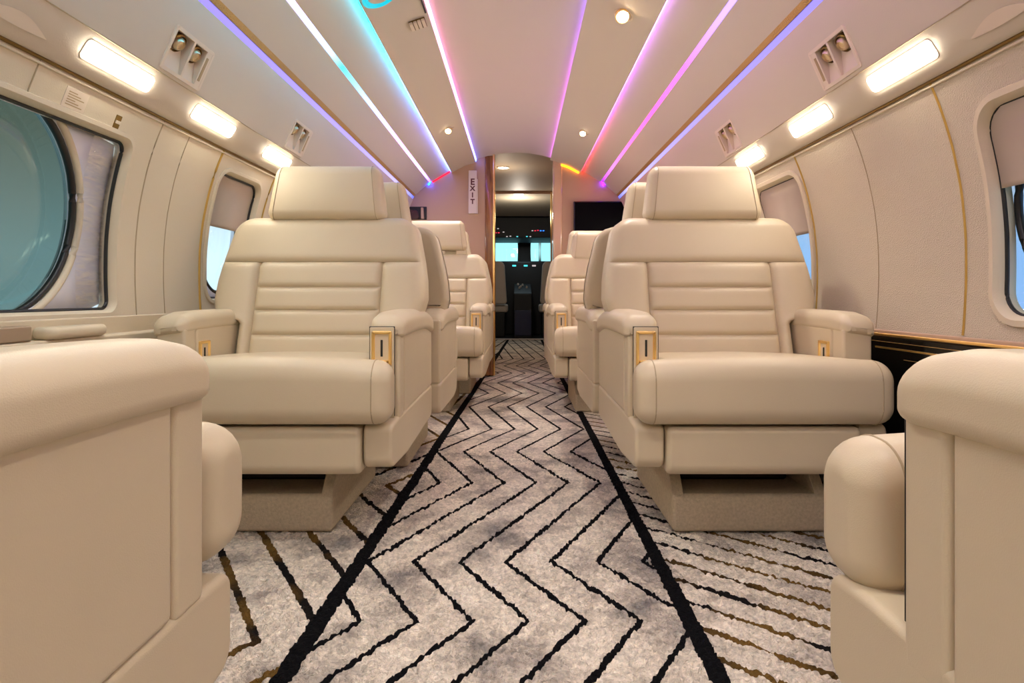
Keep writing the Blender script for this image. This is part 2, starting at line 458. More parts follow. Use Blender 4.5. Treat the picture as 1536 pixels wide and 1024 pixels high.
# gold mesh grille along the cove
for side, nm in ((-1, 'speaker_grille'), (1, 'speaker_grille')):
    a = [(CX+side*.768, H+.782), (CX+side*.7790, H+.7675), (CX+side*.783, H+.772), (CX+side*.772, H+.788)]
    o = obj(nm, prism([Vector(p) for p in a], 'y', YA, YB-.01), GRILLE, wn=False)
    tag(o, f'long gold mesh grille strip above the {"left" if side<0 else "right"} blue cove light', 'grille', 'gold grilles beside the coves')

# ------------------------------------------------------------------ windows
def outline(y0, y1, z0, z1, r, step=.02):
    return dense(rpoly([(y0, z0, r), (y1, z0, r), (y1, z1, r), (y0, z1, r)], 8), step)

def window(n, side, y0, y1, z0, z1, r, oval, shade_z, pane_m, reveal_m, wall_o, film=False):
    W = empty(f'window_{n}', (0, 0, 0)); struct(W)
    X = lambda z, d: CX+side*(smoothw(z)+d)
    ol = outline(y0, y1, z0, z1, r)
    cut = prism(ol, 'x', min(side*.8+CX, side*1.2+CX), max(side*.8+CX, side*1.2+CX))
    bcut(wall_o, cut)
    big, big2 = inset(ol, -.016), inset(ol, -.013)
    rows = [[(X(p.y, .001), p.x, p.y) for p in big], [(X(p.y, -.005), p.x, p.y) for p in big2],
            [(X(p.y, -.006), p.x, p.y) for p in inset(ol, -.003)], [(X(p.y, 0.002), p.x, p.y) for p in inset(ol, .003)],
            [(X(p.y, .012), p.x, p.y) for p in inset(ol, .004)], [(X(p.y, .034), p.x, p.y) for p in inset(ol, .006)]]
    f = obj('frame', strip(rows, True), WPAN, W, wn=False)
    f.modifiers.new('s', 'SOLIDIFY').thickness = .002
    oy, oz, oa, ob = oval; N = 72
    ins = inset(ol, .006); cy, cz = oy, oz
    ova = [(oy+oa*math.cos(2*PI*k/N), oz+ob*math.sin(2*PI*k/N)) for k in range(N)]
    # rim point of the recess in the same direction as each oval point
    def ray(a):
        d = Vector((math.cos(a), math.sin(a))); o2 = Vector((oy, oz)); best = None
        for i in range(len(ins)):
            p, q = ins[i], ins[(i+1) % len(ins)]; e = q-p; den = d.x*e.y-d.y*e.x
            if abs(den) < 1e-9: continue
            w = p-o2; t = (w.x*e.y-w.y*e.x)/den; s = (w.x*d.y-w.y*d.x)/den
            if t > 0 and -1e-6 <= s <= 1+1e-6 and (best is None or t < best): best = t
        return o2+d*(best or .3)
    rim = [ray(2*PI*k/N) for k in range(N)]
    rows = [[(X(p.y, .033), p.x, p.y) for p in rim], [(X(b, .037), a, b) for a, b in ova], [(X(b, .062), a, b) for a, b in ova]]
    obj('seal', tube([(X(p.y, .016), p.x, p.y) for p in inset(ol, .006)], .0045, 8, True), GASKET, W, wn=False)
    v = obj('reveal', strip(rows, True), reveal_m, W, wn=False); v.modifiers.new('s', 'SOLIDIFY').thickness = .003
    obj('gasket', tube([(X(b, .041), a, b) for a, b in ova], .008, 10, True), GASKET, W, wn=False)
    if n == 4: obj('inner_ring', tube([(X(oz+(b-oz)*.78-.012, .043), oy+(a-oy)*.90, oz+(b-oz)*.78-.012) for a, b in ova], .0045, 8, True), GASKET, W, wn=False)
    if film: obj('bezel', tube([(X(oz+(b-oz)*1.06, .036), oy+(a-oy)*1.06, oz+(b-oz)*1.06) for a, b in ova], .009, 10, True), WPAN, W, wn=False)
    pr = [[(X(oz+(b-oz)*s, .054), oy+(a-oy)*s, oz+(b-oz)*s) for a, b in ova] for s in (1.0, .6, .3, .001)]
    p = obj('pane', strip(pr, True), pane_m, W, wn=False); p.modifiers.new('s', 'SOLIDIFY').thickness = .004
    if shade_z:
        ro = [q for q in inset(ol, .005)]
        rows = []
        for i in range(15):
            z = shade_z+(z1-.007-shade_z)*i/14
            def span(z):
                ys = []
                for a, b in zip(ro, ro[1:]+ro[:1]):
                    if (a.y-z)*(b.y-z) <= 0 and abs(a.y-b.y) > 1e-9: ys.append(a.x+(b.x-a.x)*(z-a.y)/(b.y-a.y))
                return min(ys), max(ys)
            a, b = span(z); a += .004; b -= .004
            rows.append([(X(z, .018), a, z), (X(z, .018), b, z)])
        s = obj('shade', strip(rows), SHADE, W, wn=False); s.modifiers.new('s', 'SOLIDIFY').thickness = .006
    if film:
        yb = [oy+oa*.98+(y1-.009-oy-oa*.98)*i/10 for i in range(11)]
        rows = [[(X(z, .024), y, z) for y in yb] for z in [z0+.007+(z1-z0-.014)*i/10 for i in range(11)]]
        s = obj('film', strip(rows), FILM, W, wn=False); s['label'] = 'crinkled clear protective film'
    return W
window(1, -1, .95, 1.535, .573, 1.005, .03, (1.175, .795, .265, .240), None, TEAL, REVEAL, wall_l, film=True)
window(2, -1, 1.985, 2.29, .60, 1.03, .05, (2.1375, .815, .130, .190), .85, BLUEG, REVEAL, wall_l)
window(3, -1, 2.75, 3.10, .60, 1.03, .05, (2.925, .80, .15, .19), .85, BLUEG, REVEAL, wall_l)
window(4, 1, .72, 1.25, .565, 1.0, .06, (.985, .782, .255, .209), .835, BLUEG, BLUEG, wall_r)
window(5, 1, 2.03, 2.40, .60, 1.03, .05, (2.215, .815, .162, .190), .83, BLUEG, BLUEG, wall_r)
window(6, 1, 2.85, 3.20, .60, 1.03, .05, (3.02, .80, .15, .19), .85, BLUEG, REVEAL, wall_r)

# seams of the wall panels
def seam(name, side, y, m, r, z0=.53, z1=1.088):
    pth = [(CX+side*(smoothw(z)-.0005), y, z) for z in [z0+(z1-z0)*i/24 for i in range(25)]]
    struct(obj(name, tube(pth, r, 6), m, wn=False))
k = 5
for side, y, m, r in ((1, 1.335, GOLDD, .0028), (1, 1.66, PIPE, .0014), (1, 2.00, GOLDD, .0032), (1, 2.45, GOLDD, .003),
                      (-1, 1.20, PIPE, .0016), (-1, 1.62, PIPE, .0018), (-1, 1.75, PIPE, .0014), (-1, 1.945, GOLDD, .0042), (-1, 2.36, GOLDD, .0035)):
    z0, z1 = (.524, 1.088)
    if side < 0 and y == 1.20: z0 = 1.02
    seam(f'trim_{k}', side, y, m, r, z0, z1); k += 1
# raised window panel edge below the left window and wall-top rails, dark tubes standing in for the shadow gap
for side in (-1, 1):
    struct(obj(f'trim_{k}', tube([(CX+side*.938, YA, 1.078), (CX+side*.938, YB, 1.078)], .0035, 8), WPAN, wn=False)); k += 1
    struct(obj(f'trim_{k}', tube([(CX+side*.934, YA, 1.087), (CX+side*.934, YB, 1.087)], .0042, 8), RIMB, wn=False)); k += 1

# ledges under the windows
o = obj('side_ledge', merge(box(CX-.998, CX-.955, YA+.01, YB-.01, .0, .520, .006), box(CX-1.004, CX-.994, YA+.01, YB-.01, .515, .562, .004)), LEATHER)
tag(o, 'cream leather side ledge running under the left windows', 'ledge')
R = empty('sideboard', (CX+.96, 1.6, 0)); tag(R, 'black lacquer sideboard with gold trim under the right windows', 'sideboard')
def rel(bm, r):
    bm.transform(Matrix.Translation(-Vector(r.location))); return bm
obj('cabinet', rel(box(CX+.984, CX+.9985, YA+.01, YB-.01, .0, .505, .003), R), LACQ, R)
obj('top', rel(box(CX+.984, CX+1.003, YA+.01, YB-.01, .506, .522, .003), R), BULK, R)
obj('gold_edge', rel(box(CX+.9805, CX+.990, YA+.01, YB-.01, .507, .514, .002), R), GOLD, R)
for y0, y1, z, w in ((1.38, 1.62, .476, .0024), (1.05, 1.34, .478, .0015), (1.05, 1.85, .492, .0007), (1.36, 1.50, .452, .0008), (1.66, 1.8, .478, .0009)):
    obj('inlay', rel(box(CX+.9815, CX+.985, y0, y1, z-w, z+w, .0008, 2), R), GOLD, R)

# lidded pad on the left ledge and brown end block
o = obj('cup_holder_lid', prism(rpoly([(CX-.991, 1.235, .02), (CX-.942, 1.235, .02), (CX-.942, 1.415, .02), (CX-.991, 1.415, .02)]), 'z', .5205, .547, .011), LEATHER)
tag(o, 'tan padded cup holder lid lying on the left ledge', 'lid')
o = obj('ledge_block', box(CX-.991, CX-.956, .80, 1.205, .5205, .552, .004), BULK)
o.data.materials[0] = mat('brown_block', (.34, .24, .155, 1), .45); tag(o, 'brown block at the end of the left ledge under the large window', 'block')

# ------------------------------------------------------------------ forward bulkhead, passage, cockpit
PL, PR0, PR1, YP = -.252, .322, .36, 6.6
zc = H+1.30
def bulk(name, x0, x1, m=BULK):
    return struct(obj(name, box(x0, x1, YB, YB+.05, 0, zc, 0), m, wn=False))
bulk('wall_front_left', -1.15, PL-.004); bulk('wall_front_right', PR0+.004, 1.15)
# passage lining of polished wood
pw = obj('wall_passage_left', prism([Vector((PL-.06, YB+.051)), Vector((PL, YB-.002)), Vector((PL-.012, YP)), Vector((PL-.07, YP))], 'z', 0, zc-.09), WOOD, wn=False); struct(pw)
pw = obj('wall_passage_right', prism([Vector((PR0+.06, YB+.051)), Vector((PR0, YB-.002)), Vector((PR1, YP)), Vector((PR1+.06, YP))], 'z', 0, zc-.09), LAM, wn=False); struct(pw)
struct(obj('ceiling_passage', box(-.8, .8, YB-.001, 8.6, H+1.155, H+1.25, 0), CKCEIL, wn=False))
struct(obj('wall_vestibule_left', box(-.72, -.66, YP-.3, 10.2, 0, zc, 0), CKPIT, wn=False))
struct(obj('wall_vestibule_right', box(.76, .82, YP-.3, 10.2, 0, zc, 0), CKPIT, wn=False))
k = 30
for x, y in ((-.190, YB-.002), (PL-.012, YP-.02), (PR1-.002, YP-.02)):
    struct(obj(f'trim_{k}', tube([(x, y, .01), (x, y, H+1.15)], .009, 8), GOLD, wn=False)); k += 1
struct(obj(f'trim_{k}', box(PL-.006, -.192, YB-.008, YB+.06, .005, H+1.08, .006), WOOD)); k += 1
struct(obj(f'trim_{k}', box(.262, PR0+.012, YB-.012, YB+.06, .005, H+1.06, .014, 5), LAM)); k += 1
struct(obj(f'trim_{k}', box(PL, PR1, YP-.02, YP, H+1.13, H+1.158, .003), BULK)); k += 1
struct(obj('floor_cockpit', box(-.66, .76, 8.62, 10.2, .002, .012, 0), CKPIT, wn=False))
o = obj('sill_plate', box(-.40, .50, 8.50, 8.61, .001, .014, .004), WHITEP); tag(o, 'pale sill plate across the cockpit threshold', 'sill plate')
struct(obj('ceiling_cockpit', box(-.72, .82, 8.6, 10.2, H+1.16, H+1.25, 0), CKPIT, wn=False))

# cockpit
IP = empty('instrument_panel', (0.06, 9.55, 0)); tag(IP, 'dark instrument panel and glareshield at the front of the cockpit', 'instrument panel')
obj('housing', rel(prism(rpoly([(9.45, 0.02, .01), (9.72, .02, .01), (9.72, 1.17, .02), (9.40, 1.17, .03)]), 'x', -.62, .72, .01), IP), CKPIT, IP)
CYAN = mat('cyan_display', (0, 0, 0, 1), .3, emit=lin(60, 190, 200), estr=1.2)
REDL = mat('red_annunciator', (0, 0, 0, 1), .3, emit=lin(220, 40, 70), estr=1.0)
BLUEL = mat('blue_annunciator', (0, 0, 0, 1), .3, emit=lin(40, 120, 255), estr=1.6)
PALEL = mat('pale_annunciator', (0, 0, 0, 1), .3, emit=lin(190, 180, 180), estr=.7)
for x, m in ((-.07, CYAN), (.11, CYAN), (.24, PALEL)):
    obj('display', rel(box(x-.03, x+.03, 9.40, 9.42, 1.085, 1.11, .003), IP), m, IP)
OP = empty('overhead_switch_panel', (0.06, 8.75, 0)); tag(OP, 'black overhead switch panel with small coloured lights above the windshield', 'switch panel')
obj('housing', rel(box(-.64, .74, 8.72, 9.6, 1.47, H+1.155, .01), OP), CKPIT, OP)
for x, z, m in ((-.33, 1.54, REDL), (-.29, 1.54, REDL), (-.22, 1.55, PALEL), (-.17, 1.485, PALEL), (-.12, 1.49, PALEL), (-.02, 1.485, CYAN), (.12, 1.485, CYAN), (.17, 1.485, PALEL),
                (.2, 1.57, PALEL), (.24, 1.57, REDL), (.28, 1.575, REDL), (.32, 1.57, BLUEL), (.36, 1.57, BLUEL), (-.30, 1.60, PALEL)):
    obj('annunciator', rel(box(x-.012, x+.012, 8.712, 8.724, z-.006, z+.006, .002), OP), m, OP)
for n, (x0, x1) in enumerate(((-.40, -.01), (.19, .335), (.355, .56))):
    Wn = empty(f'window_{7+n}', (0, 0, 0)); struct(Wn)
    obj('pane', box(x0, x1, 9.75, 9.76, 1.18, 1.54, .004), CLEAR, Wn)
    obj('frame', tube([(x0, 9.74, 1.17), (x1, 9.74, 1.17), (x1, 9.74, 1.55), (x0, 9.74, 1.55)], .012, 8, True), CKPIT, Wn, wn=False)
# cockpit nose wall around the panes
struct(obj('wall_nose', merge(box(-.72, .82, 9.77, 9.80, 0, 1.17, 0), box(-.72, -.40, 9.76, 9.80, 1.1, 1.9, 0), box(-.01, .19, 9.76, 9.80, 1.1, 1.9, 0), box(.56, .82, 9.76, 9.80, 1.1, 1.9, 0), box(-.72, .82, 9.76, 9.80, 1.55, 1.9, 0)), CKPIT, wn=False))
def pilot(x, lab):
    P = empty('pilot_seat', (x, 9.0, 0)); tag(P, lab, 'pilot seat', 'pilot seats in the cockpit')
    obj('backrest', prism(rpoly([(-.19, .50, .05), (.19, .50, .05), (.15, 1.13, .08), (-.15, 1.13, .08)]), 'y', -.25, -.15, .03), PILOT, P)
    obj('seat', prism(rpoly([(-.2, -.17, .04), (.2, -.17, .04), (.2, .2, .06), (-.2, .2, .06)]), 'z', .38, .50, .03), PILOT, P)
    obj('base', box(-.16, .16, -.15, .15, .013, .38, .02), CKPIT, P)
    return P
pilot(-.36, 'grey beige pilot seat on the left of the cockpit pedestal'); pilot(.50, 'grey beige pilot seat on the right of the cockpit pedestal')
PD = empty('center_pedestal', (.06, 9.0, 0)); tag(PD, 'dark centre pedestal with pale knobs between the pilot seats', 'pedestal')
obj('housing', prism(rpoly([(-.35, .013, .01), (.38, .013, .01), (.38, .82, .03), (-.35, .66, .03)]), 'x', -.13, .13, .01), CKPIT, PD)
obj('aft_panel', box(-.12, .12, -.362, -.352, .05, .42, .003), NAVY, PD)
for i, (x, y, z) in enumerate(((-.05, -.1, .735), (-.03, 0, .755), (.06, -.05, .745), (0, .1, .78), (-.07, .15, .79))):
    obj('knob', lathe([(.014, 0), (.016, .01), (.012, .03), (.004, .034)], 12, Matrix.Translation((x, y, z-.005))), PILOT, PD)

# vestibule downlights
def downlight(x, y, z, lab, r=.05):
    D = empty('downlight', (x, y, z)); tag(D, lab, 'ceiling light', 'round passage downlights')
    obj('rim', lathe([(r+.012, 0), (r+.012, -.006), (r, -.008), (r, -.003)], 28), PLAST, D)
    obj('lens', lathe([(r, -.002), (r*.7, -.006), (.001, -.007)], 28), SPOTM, D)
downlight(-.14, 5.35, H+1.155, 'round white downlight in the passage ceiling, nearer of the two', .045)
downlight(0.0, 6.75, H+1.155, 'round white downlight beyond the passage doorway', .06)

# on the left bulkhead: sign and niche
S = empty('exit_sign', (-.350, YB, 1.41)); tag(S, 'narrow upright pale sign lettered EXIT on the left bulkhead', 'sign')
obj('board', box(-.033, .030, -.022, -.001, -.165, .165, .004), WHITEP, S)
obj('edge_strip', box(.030, .038, -.020, -.001, -.165, .10, .003), WHITEP, S)
for i, ch in enumerate('EXIT'):
    txt('letter', ch, .050 if i else .066, INK, S, Matrix.Translation((-.002, -.0225, .075-i*.050)) @ Matrix.Rotation(PI/2, 4, 'X'))
Nn = empty('wall_niche', (-.82, YB, 1.25)); tag(Nn, 'dark open niche in the left bulkhead beside the cabin wall', 'niche')
obj('recess', box(-.09, .115, -.006, .0, -.05, .05, .002), DARK, Nn)
obj('item', prism(rpoly([(.075, -.045, .004), (.098, -.045, .004), (.092, .042, .004), (.073, .042, .004)]), 'y', -.022, -.0065, .003), BULK, Nn)
obj('dark_pouch', prism(rpoly([(-.085, -.048, .004), (.065, -.048, .02), (.045, .02, .02), (-.02, .025, .02)]), 'y', -.022, -.0065, .005), mat('maroon_leather', (.06, .012, .014, 1), .4), Nn)
# television on the right bulkhead
T = empty('flat_tv', (.64, YB, 1.18)); tag(T, 'flat black television on the right bulkhead behind the seats', 'television')
obj('casing', box(-.222, .215, -.045, -.005, -.165, .155, .006), BLACK, T)
obj('screen', box(-.214, .207, -.048, -.044, -.155, .147, .002), SCREEN, T)

struct(obj('wall_rear', box(-1.15, 1.15, YA-.05, YA, 0, 2.0, 0), WPAN, wn=False))

# ------------------------------------------------------------------ lights built into the cabin
ANG = math.atan2(.560-.487, .918-.872)     # tilt of the lamp band
def band_matrix(side, u, h, y):
    """Local frame: x along the band (upwards/inwards), y along the cabin, z out of the surface into the cabin."""
    ex = Vector((-side*math.cos(ANG), 0, math.sin(ANG))); ey = Vector((0, 1, 0)); ez = ex.cross(ey)
    if ez.z > 0: ez = -ez
    m = Matrix((ex, ey, ez)).transposed().to_4x4(); m.translation = Vector((CX+side*u, y, H+h)); return m
def reading_light(side, y, lab, n):
    w, l = .0195, .112
    m = band_matrix(side, .8945, .5245, y)
    Lg = empty('reading_light', m.translation); tag(Lg, lab, 'reading light', 'rectangular reading lights above the windows')
    mm = Matrix.Translation(-m.translation) @ m
    b = prism(rpoly([(-w-.004, -l-.004, .012), (w+.004, -l-.004, .012), (w+.004, l+.004, .012), (-w-.004, l+.004, .012)]), 'z', -.004, .002, .001); b.transform(mm)
    obj('bezel', b, PLAST, Lg)
    b = prism(rpoly([(-w, -l, .010), (w, -l, .010), (w, l, .010), (-w, l, .010)]), 'z', .0015, .007, .004); b.transform(mm)
    obj('lens', b, WARM, Lg)
names = ['over the row behind the camera', 'nearest one in the photo', 'second one in the photo', 'third, at the headrest of the nearer seats',
         'fourth along the wall', 'fifth along the wall', 'sixth along the wall', 'last before the bulkhead']
for side in (-1, 1):
    for i, y in enumerate((-.95, 1.375, 1.80, 2.27, 2.72, 3.2, 3.68, 4.2)):
        reading_light(side, y, f'bright warm rectangular light above the {"left" if side<0 else "right"} windows, {names[i]}', i)

# personal service units on the valances
VA = math.atan2(.745-.560, .872-.790)
def psu(side, y, lab):
    ex = Vector((-side*math.cos(VA), 0, math.sin(VA))); ey = Vector((0, 1, 0)); ez = ex.cross(ey)
    if ez.z > 0: ez = -ez
    m = Matrix((ex, ey, ez)).transposed().to_4x4(); m.translation = Vector((CX+side*.845, y, H+.621)); m = m @ Matrix.Scale(1.12, 4)
    hw, hl = .052, .082
    if side > 0:
        cut = box(-hw+.004, hw-.004, -hl+.004, hl-.004, -.05, .03, 0); cut.transform(m); bcut(val_r, cut)
    P = empty('air_vent_unit', m.translation); tag(P, lab, 'air vent', 'air vent units on the side panels')
    mm = Matrix.Translation(-m.translation) @ m
    def add(name, bm, mt, par=P):
        bm.transform(mm); bmesh.ops.recalc_face_normals(bm, faces=bm.faces); return obj(name, bm, mt, par)
    # bezel ring
    o1 = rpoly([(-hw, -hl, .008), (hw, -hl, .008), (hw, hl, .008), (-hw, hl, .008)], 4)
    rows = [[(p.x, p.y, 0.0) for p in o1], [(p.x, p.y, .003) for p in inset(o1, .001)], [(p.x, p.y, .003) for p in inset(o1, .009)], [(p.x, p.y, -.02) for p in inset(o1, .0095)]]
    add('bezel', strip(rows, True), PLAST)
    # scoops: sloping floor, deep at the upper end
    for a, b in ((-.073, -.005), (.001, .053)):
        add('scoop', prism([Vector((-.043, -.002)), Vector((.043, -.030)), Vector((.043, -.044)), Vector((-.043, -.044))], 'y', a, b), PLAST)
        c = (a+b)/2; rr = .019
        tm = Matrix.Translation((.020, c, -.014)) @ Matrix.Rotation(-.32, 4, 'Y')
        add('nozzle_rim', lathe([(rr+.004, -.014), (rr+.004, .005), (rr+.001, .007), (rr-.001, .004), (rr-.002, -.014)], 24, tm), RIMB)
        add('nozzle', lathe([(rr-.002, -.012), (rr-.003, .008), (rr*.6, .014), (rr*.55, .009), (.001, .008)], 24, tm), BALL)
    add('surround', merge(box(.042, .046, -.078, .078, -.044, .0024, .0005), box(-.046, -.042, -.078, .078, -.044, .0024, .0005), box(-.043, .043, -.079, -.073, -.044, .0024, .0005)), PLAST)
    add('rib', box(-.043, .043, -.006, .002, -.044, .0026, .001), PLAST)
    add('end_plate', box(-.043, .043, .052, .076, -.044, .0026, .001), PLAST)
    add('label_strip', box(-.030, .030, .057, .066, .002, .0036, .0008), TANINK)
psu(-1, 1.57, 'twin nozzle air vent unit above the left windows, nearer one')
psu(-1, 2.36, 'twin nozzle air vent unit above the left headrest, farther one')
psu(1, 1.57, 'twin nozzle air vent unit above the right windows, nearer one')
psu(1, 2.36, 'twin nozzle air vent unit above the right headrest, farther one')

# the left valance mirrors the right one, pockets included
bm = bmesh.new(); bm.from_mesh(val_r.data)
for v in bm.verts: v.co.x = 2*CX-v.co.x
bmesh.ops.reverse_faces(bm, faces=bm.faces); bm.to_mesh(val_l.data); bm.free()

# almond-shaped inlays at the aft ends of the lamp bands
for side in (-1, 1):
    m = band_matrix(side, .900, .514, 1.10)
    pts = []
    for i in range(17): t = i/16; pts.append(Vector((.024*math.sin(PI*t)-.012, -.075+.15*t)))
    for i in range(1, 16): t = i/16; pts.append(Vector((-.004*math.sin(PI*t)-.012, .075-.15*t)))
    b = prism(pts, 'z', .0002, .0022, 0); b.transform(m)
    o = obj('almond_inlay', b, LEATHER, wn=False); o.data.materials[0] = PLAST; tag(o, f'small almond shaped cream inlay beside the nearest {"left" if side<0 else "right"} reading light', 'door', 'almond shaped inlays')

# LED strips in the ceiling grooves
def ledstrip(side, poly, stops, strength, lab, y0=YA+.02, y1=YB-.012):
    o = obj('light_strip', prism([Vector((CX+side*a, H+b)) for a, b in poly], 'y', y0, y1, mid=60), led('led_'+lab[:24].replace(' ', '_'), stops, strength), wn=False)
    tag(o, lab, 'light strip', 'coloured ceiling light strips')
G_IN = [(.3005, 1.050), (.3085, 1.047), (.3085, 1.034), (.3055, 1.033)]        # inner step, faces the centre panel
G_LIP = [(.286, 1.0455), (.2915, 1.0455), (.2915, 1.053), (.286, 1.055)]                # behind the lip, faces the centre panel
G_MID = [(.4962, .954), (.4995, .956), (.4995, .968), (.4962, .970)]           # outer step, faces outboard
G_OUT = [(.648, .8905), (.666, .8790), (.6640, .8745), (.6460, .8865)]
G_COVE = [(.7805, .7655), (.7920, .7460), (.7960, .7500), (.7875, .7690)]
ledstrip(-1, G_IN, [(1, (255, 200, 235)), (2.4, (255, 150, 215)), (3.0, (250, 130, 235)), (3.7, (150, 120, 255)), (4.6, (90, 110, 255))], 5.5, 'pink to blue light strip left of the centre ceiling panel')
ledstrip(-1, G_MID, [(1, (0, 190, 220)), (2.1, (0, 190, 235)), (2.7, (60, 170, 255)), (3.3, (90, 110, 255)), (4.1, (120, 140, 255)), (4.6, (70, 110, 255))], 18, 'cyan to blue light strip, second from the ceiling centre on the left')
ledstrip(-1, G_OUT, [(1, (190, 160, 255)), (1.8, (190, 160, 255)), (2.3, (40, 190, 245)), (2.8, (120, 160, 255)), (3.4, (225, 130, 235)), (4.1, (220, 150, 250)), (4.6, (90, 60, 255))], 4.5, 'cyan to lilac light strip nearest the left gold grille')
ledstrip(1, G_LIP, [(1, (110, 110, 255)), (2.2, (130, 90, 255)), (3.0, (190, 90, 245)), (4.0, (200, 100, 240)), (4.6, (190, 110, 240))], 15, 'dim violet light strip right of the centre ceiling panel')
ledstrip(1, G_MID, [(1, (210, 150, 255)), (2.0, (200, 130, 255)), (2.8, (190, 100, 250)), (3.4, (255, 90, 190)), (4.0, (255, 70, 110)), (4.6, (255, 30, 40))], 7.5, 'lilac to red light strip, second from the ceiling centre on the right')
ledstrip(1, G_OUT, [(1, (120, 120, 255)), (1.9, (140, 110, 255)), (2.3, (210, 80, 220)), (2.9, (255, 70, 150)), (3.5, (255, 80, 160)), (4.1, (220, 90, 240)), (4.6, (90, 20, 255))], 2.6, 'pink to purple light strip nearest the right gold grille')
for side, w in ((-1, 'left'), (1, 'right')):
    ledstrip(side, G_COVE, [(1, (120, 108, 255)), (3, (150, 135, 255)), (4.2, (170, 160, 255)), (4.6, (90, 100, 255))], 1.3, f'blue violet cove light strip along the {w} gold grille')
# short accents on the bulkhead under the ceiling panels
def arc_led(side, u0, u1, col, s, lab):
    ps = []
    for i in range(9):
        u = u0+(u1-u0)*i/8
        for (a, ha), (b, hb) in zip(CP, CP[1:]):
            if a <= u <= b: h = ha+(hb-ha)*(u-a)/(b-a) if b > a else ha
        ps.append((CX+side*u, YB-.010, H+h-.010))
    o = obj('accent_light', tube(ps, .006, 8), mat('accent_'+lab[:8], (0, 0, 0, 1), .5, emit=lin(*col), estr=s), wn=False); tag(o, lab, 'accent light')
arc_led(-1, .505, .640, (255, 30, 60), 1.2, 'red accent light along the top of the left bulkhead')
arc_led(-1, .652, .672, (10, 50, 255), 40, 'small blue accent light at the end of a left ceiling strip')  # added glow imitating the strip's blue spill on the bulkhead
arc_led(1, .652, .675, (110, 10, 255), 22, 'small purple accent light at the end of a right ceiling strip')  # added glow imitating a purple wash on the bulkhead
arc_led(1, .345, .480, (255, 150, 15), 5, 'amber accent light along the top of the right bulkhead')

# ceiling spot lamps
def ceil_at(u):
    u = abs(u)
    for (a, ha), (b, hb) in zip(CP, CP[1:]):
        if a <= u <= b and b > a: return ha+(hb-ha)*(u-a)/(b-a), math.atan2(hb-ha, b-a)
def spot(x, y, lab, s=1.0, tilt=.75):
    u = x-CX; h, sl = ceil_at(u); sg = 1 if u > 0 else -1
    P = empty('spot_lamp', (x, y, H+h)); tag(P, lab, 'spot lamp', 'small ceiling spot lamps')
    base = Matrix.Rotation(-sg*sl, 4, 'Y')
    obj('socket', lathe([(.030*s, .002), (.031*s, -.004), (.025*s, -.006), (.022*s, -.002)], 24, base), PLAST, P)
    head = base @ Matrix.Translation((-.006*s, -.006*s, -.004*s)) @ Matrix.Rotation(-sg*.25, 4, 'Y') @ Matrix.Rotation(-tilt, 4, 'X')
    obj('head', lathe([(.020*s, .008*s), (.021*s, -.016*s), (.017*s, -.020*s), (.0165*s, -.012*s)], 24, head), GOLD, P)
    obj('lens', lathe([(.0165*s, -.013*s), (.012*s, -.017*s), (.001, -.018*s)], 24, head), SPOTM, P)
    ld = bpy.data.lights.new('spot_beam', 'SPOT'); ld.energy = 13; ld.spot_size = 1.9; ld.spot_blend = .8; ld.color = (1, .93, .80); ld.shadow_soft_size = .02
    lo = bpy.data.objects.new('spot_beam', ld); C.objects.link(lo); lo.location = (x, y, H+h-.04)
for x, y, l in ((.375, 2.13, 'adjustable spot lamp on the ceiling right of the centre, nearest one'), (.395, 3.62, 'ceiling spot lamp right of the centre near the bulkhead'),
                (-.415, 3.58, 'ceiling spot lamp left of the centre near the bulkhead'), (-.40, .9, 'ceiling spot lamp left of the centre above the camera'), (.375, .6, 'ceiling spot lamp right of the centre above the camera')):
    spot(x, y, l, 1.25 if y == 2.13 else 1.0)
# fresh air louvre, slot and ring on the left ceiling
h, sl = ceil_at(.36); mtx = Matrix.Translation((CX-.355, 2.225, H+ceil_at(.355)[0])) @ Matrix.Rotation(sl, 4, 'Y')
V = empty('ceiling_louvre', mtx.translation); tag(V, 'small square slatted louvre on the left ceiling panel', 'louvre')
mm = Matrix.Translation(-mtx.translation) @ mtx
def addv(name, bm, m):
    bm.transform(mm); return obj(name, bm, m, V)
addv('housing', box(-.031, .031, -.030, .036, -.008, .001, .003), RIMB)
for i in range(4):
    addv('slat', box(-.030+i*.0153, -.0175+i*.0153, -.036, .022, -.015, -.007, .002), PLAST)
o = obj('ceiling_slot', box(CX-.318, CX-.312, 1.9, 2.16, H+1.020, H+1.0275, .001), DARK); tag(o, 'thin dark slot beside the pink light strip', 'slot')
hh, sl = ceil_at(.43)
RG = empty('ring_light', (CX-.43, 1.94, H+hh)); tag(RG, 'turquoise glowing ring round a beige ceiling fitting', 'ring light')
rot = Matrix.Rotation(sl, 4, 'Y')
obj('ring', lathe([(.058, .003), (.066, -.010), (.055, -.016), (.046, -.008), (.046, .003)], 36, rot), mat('turquoise_glow', (.0, .3, .35, 1), .5, emit=lin(0, 180, 205), estr=.75), RG)
obj('core', lathe([(.045, .003), (.045, -.008), (.036, -.014), (.001, -.014)], 36, rot), PLAST, RG)

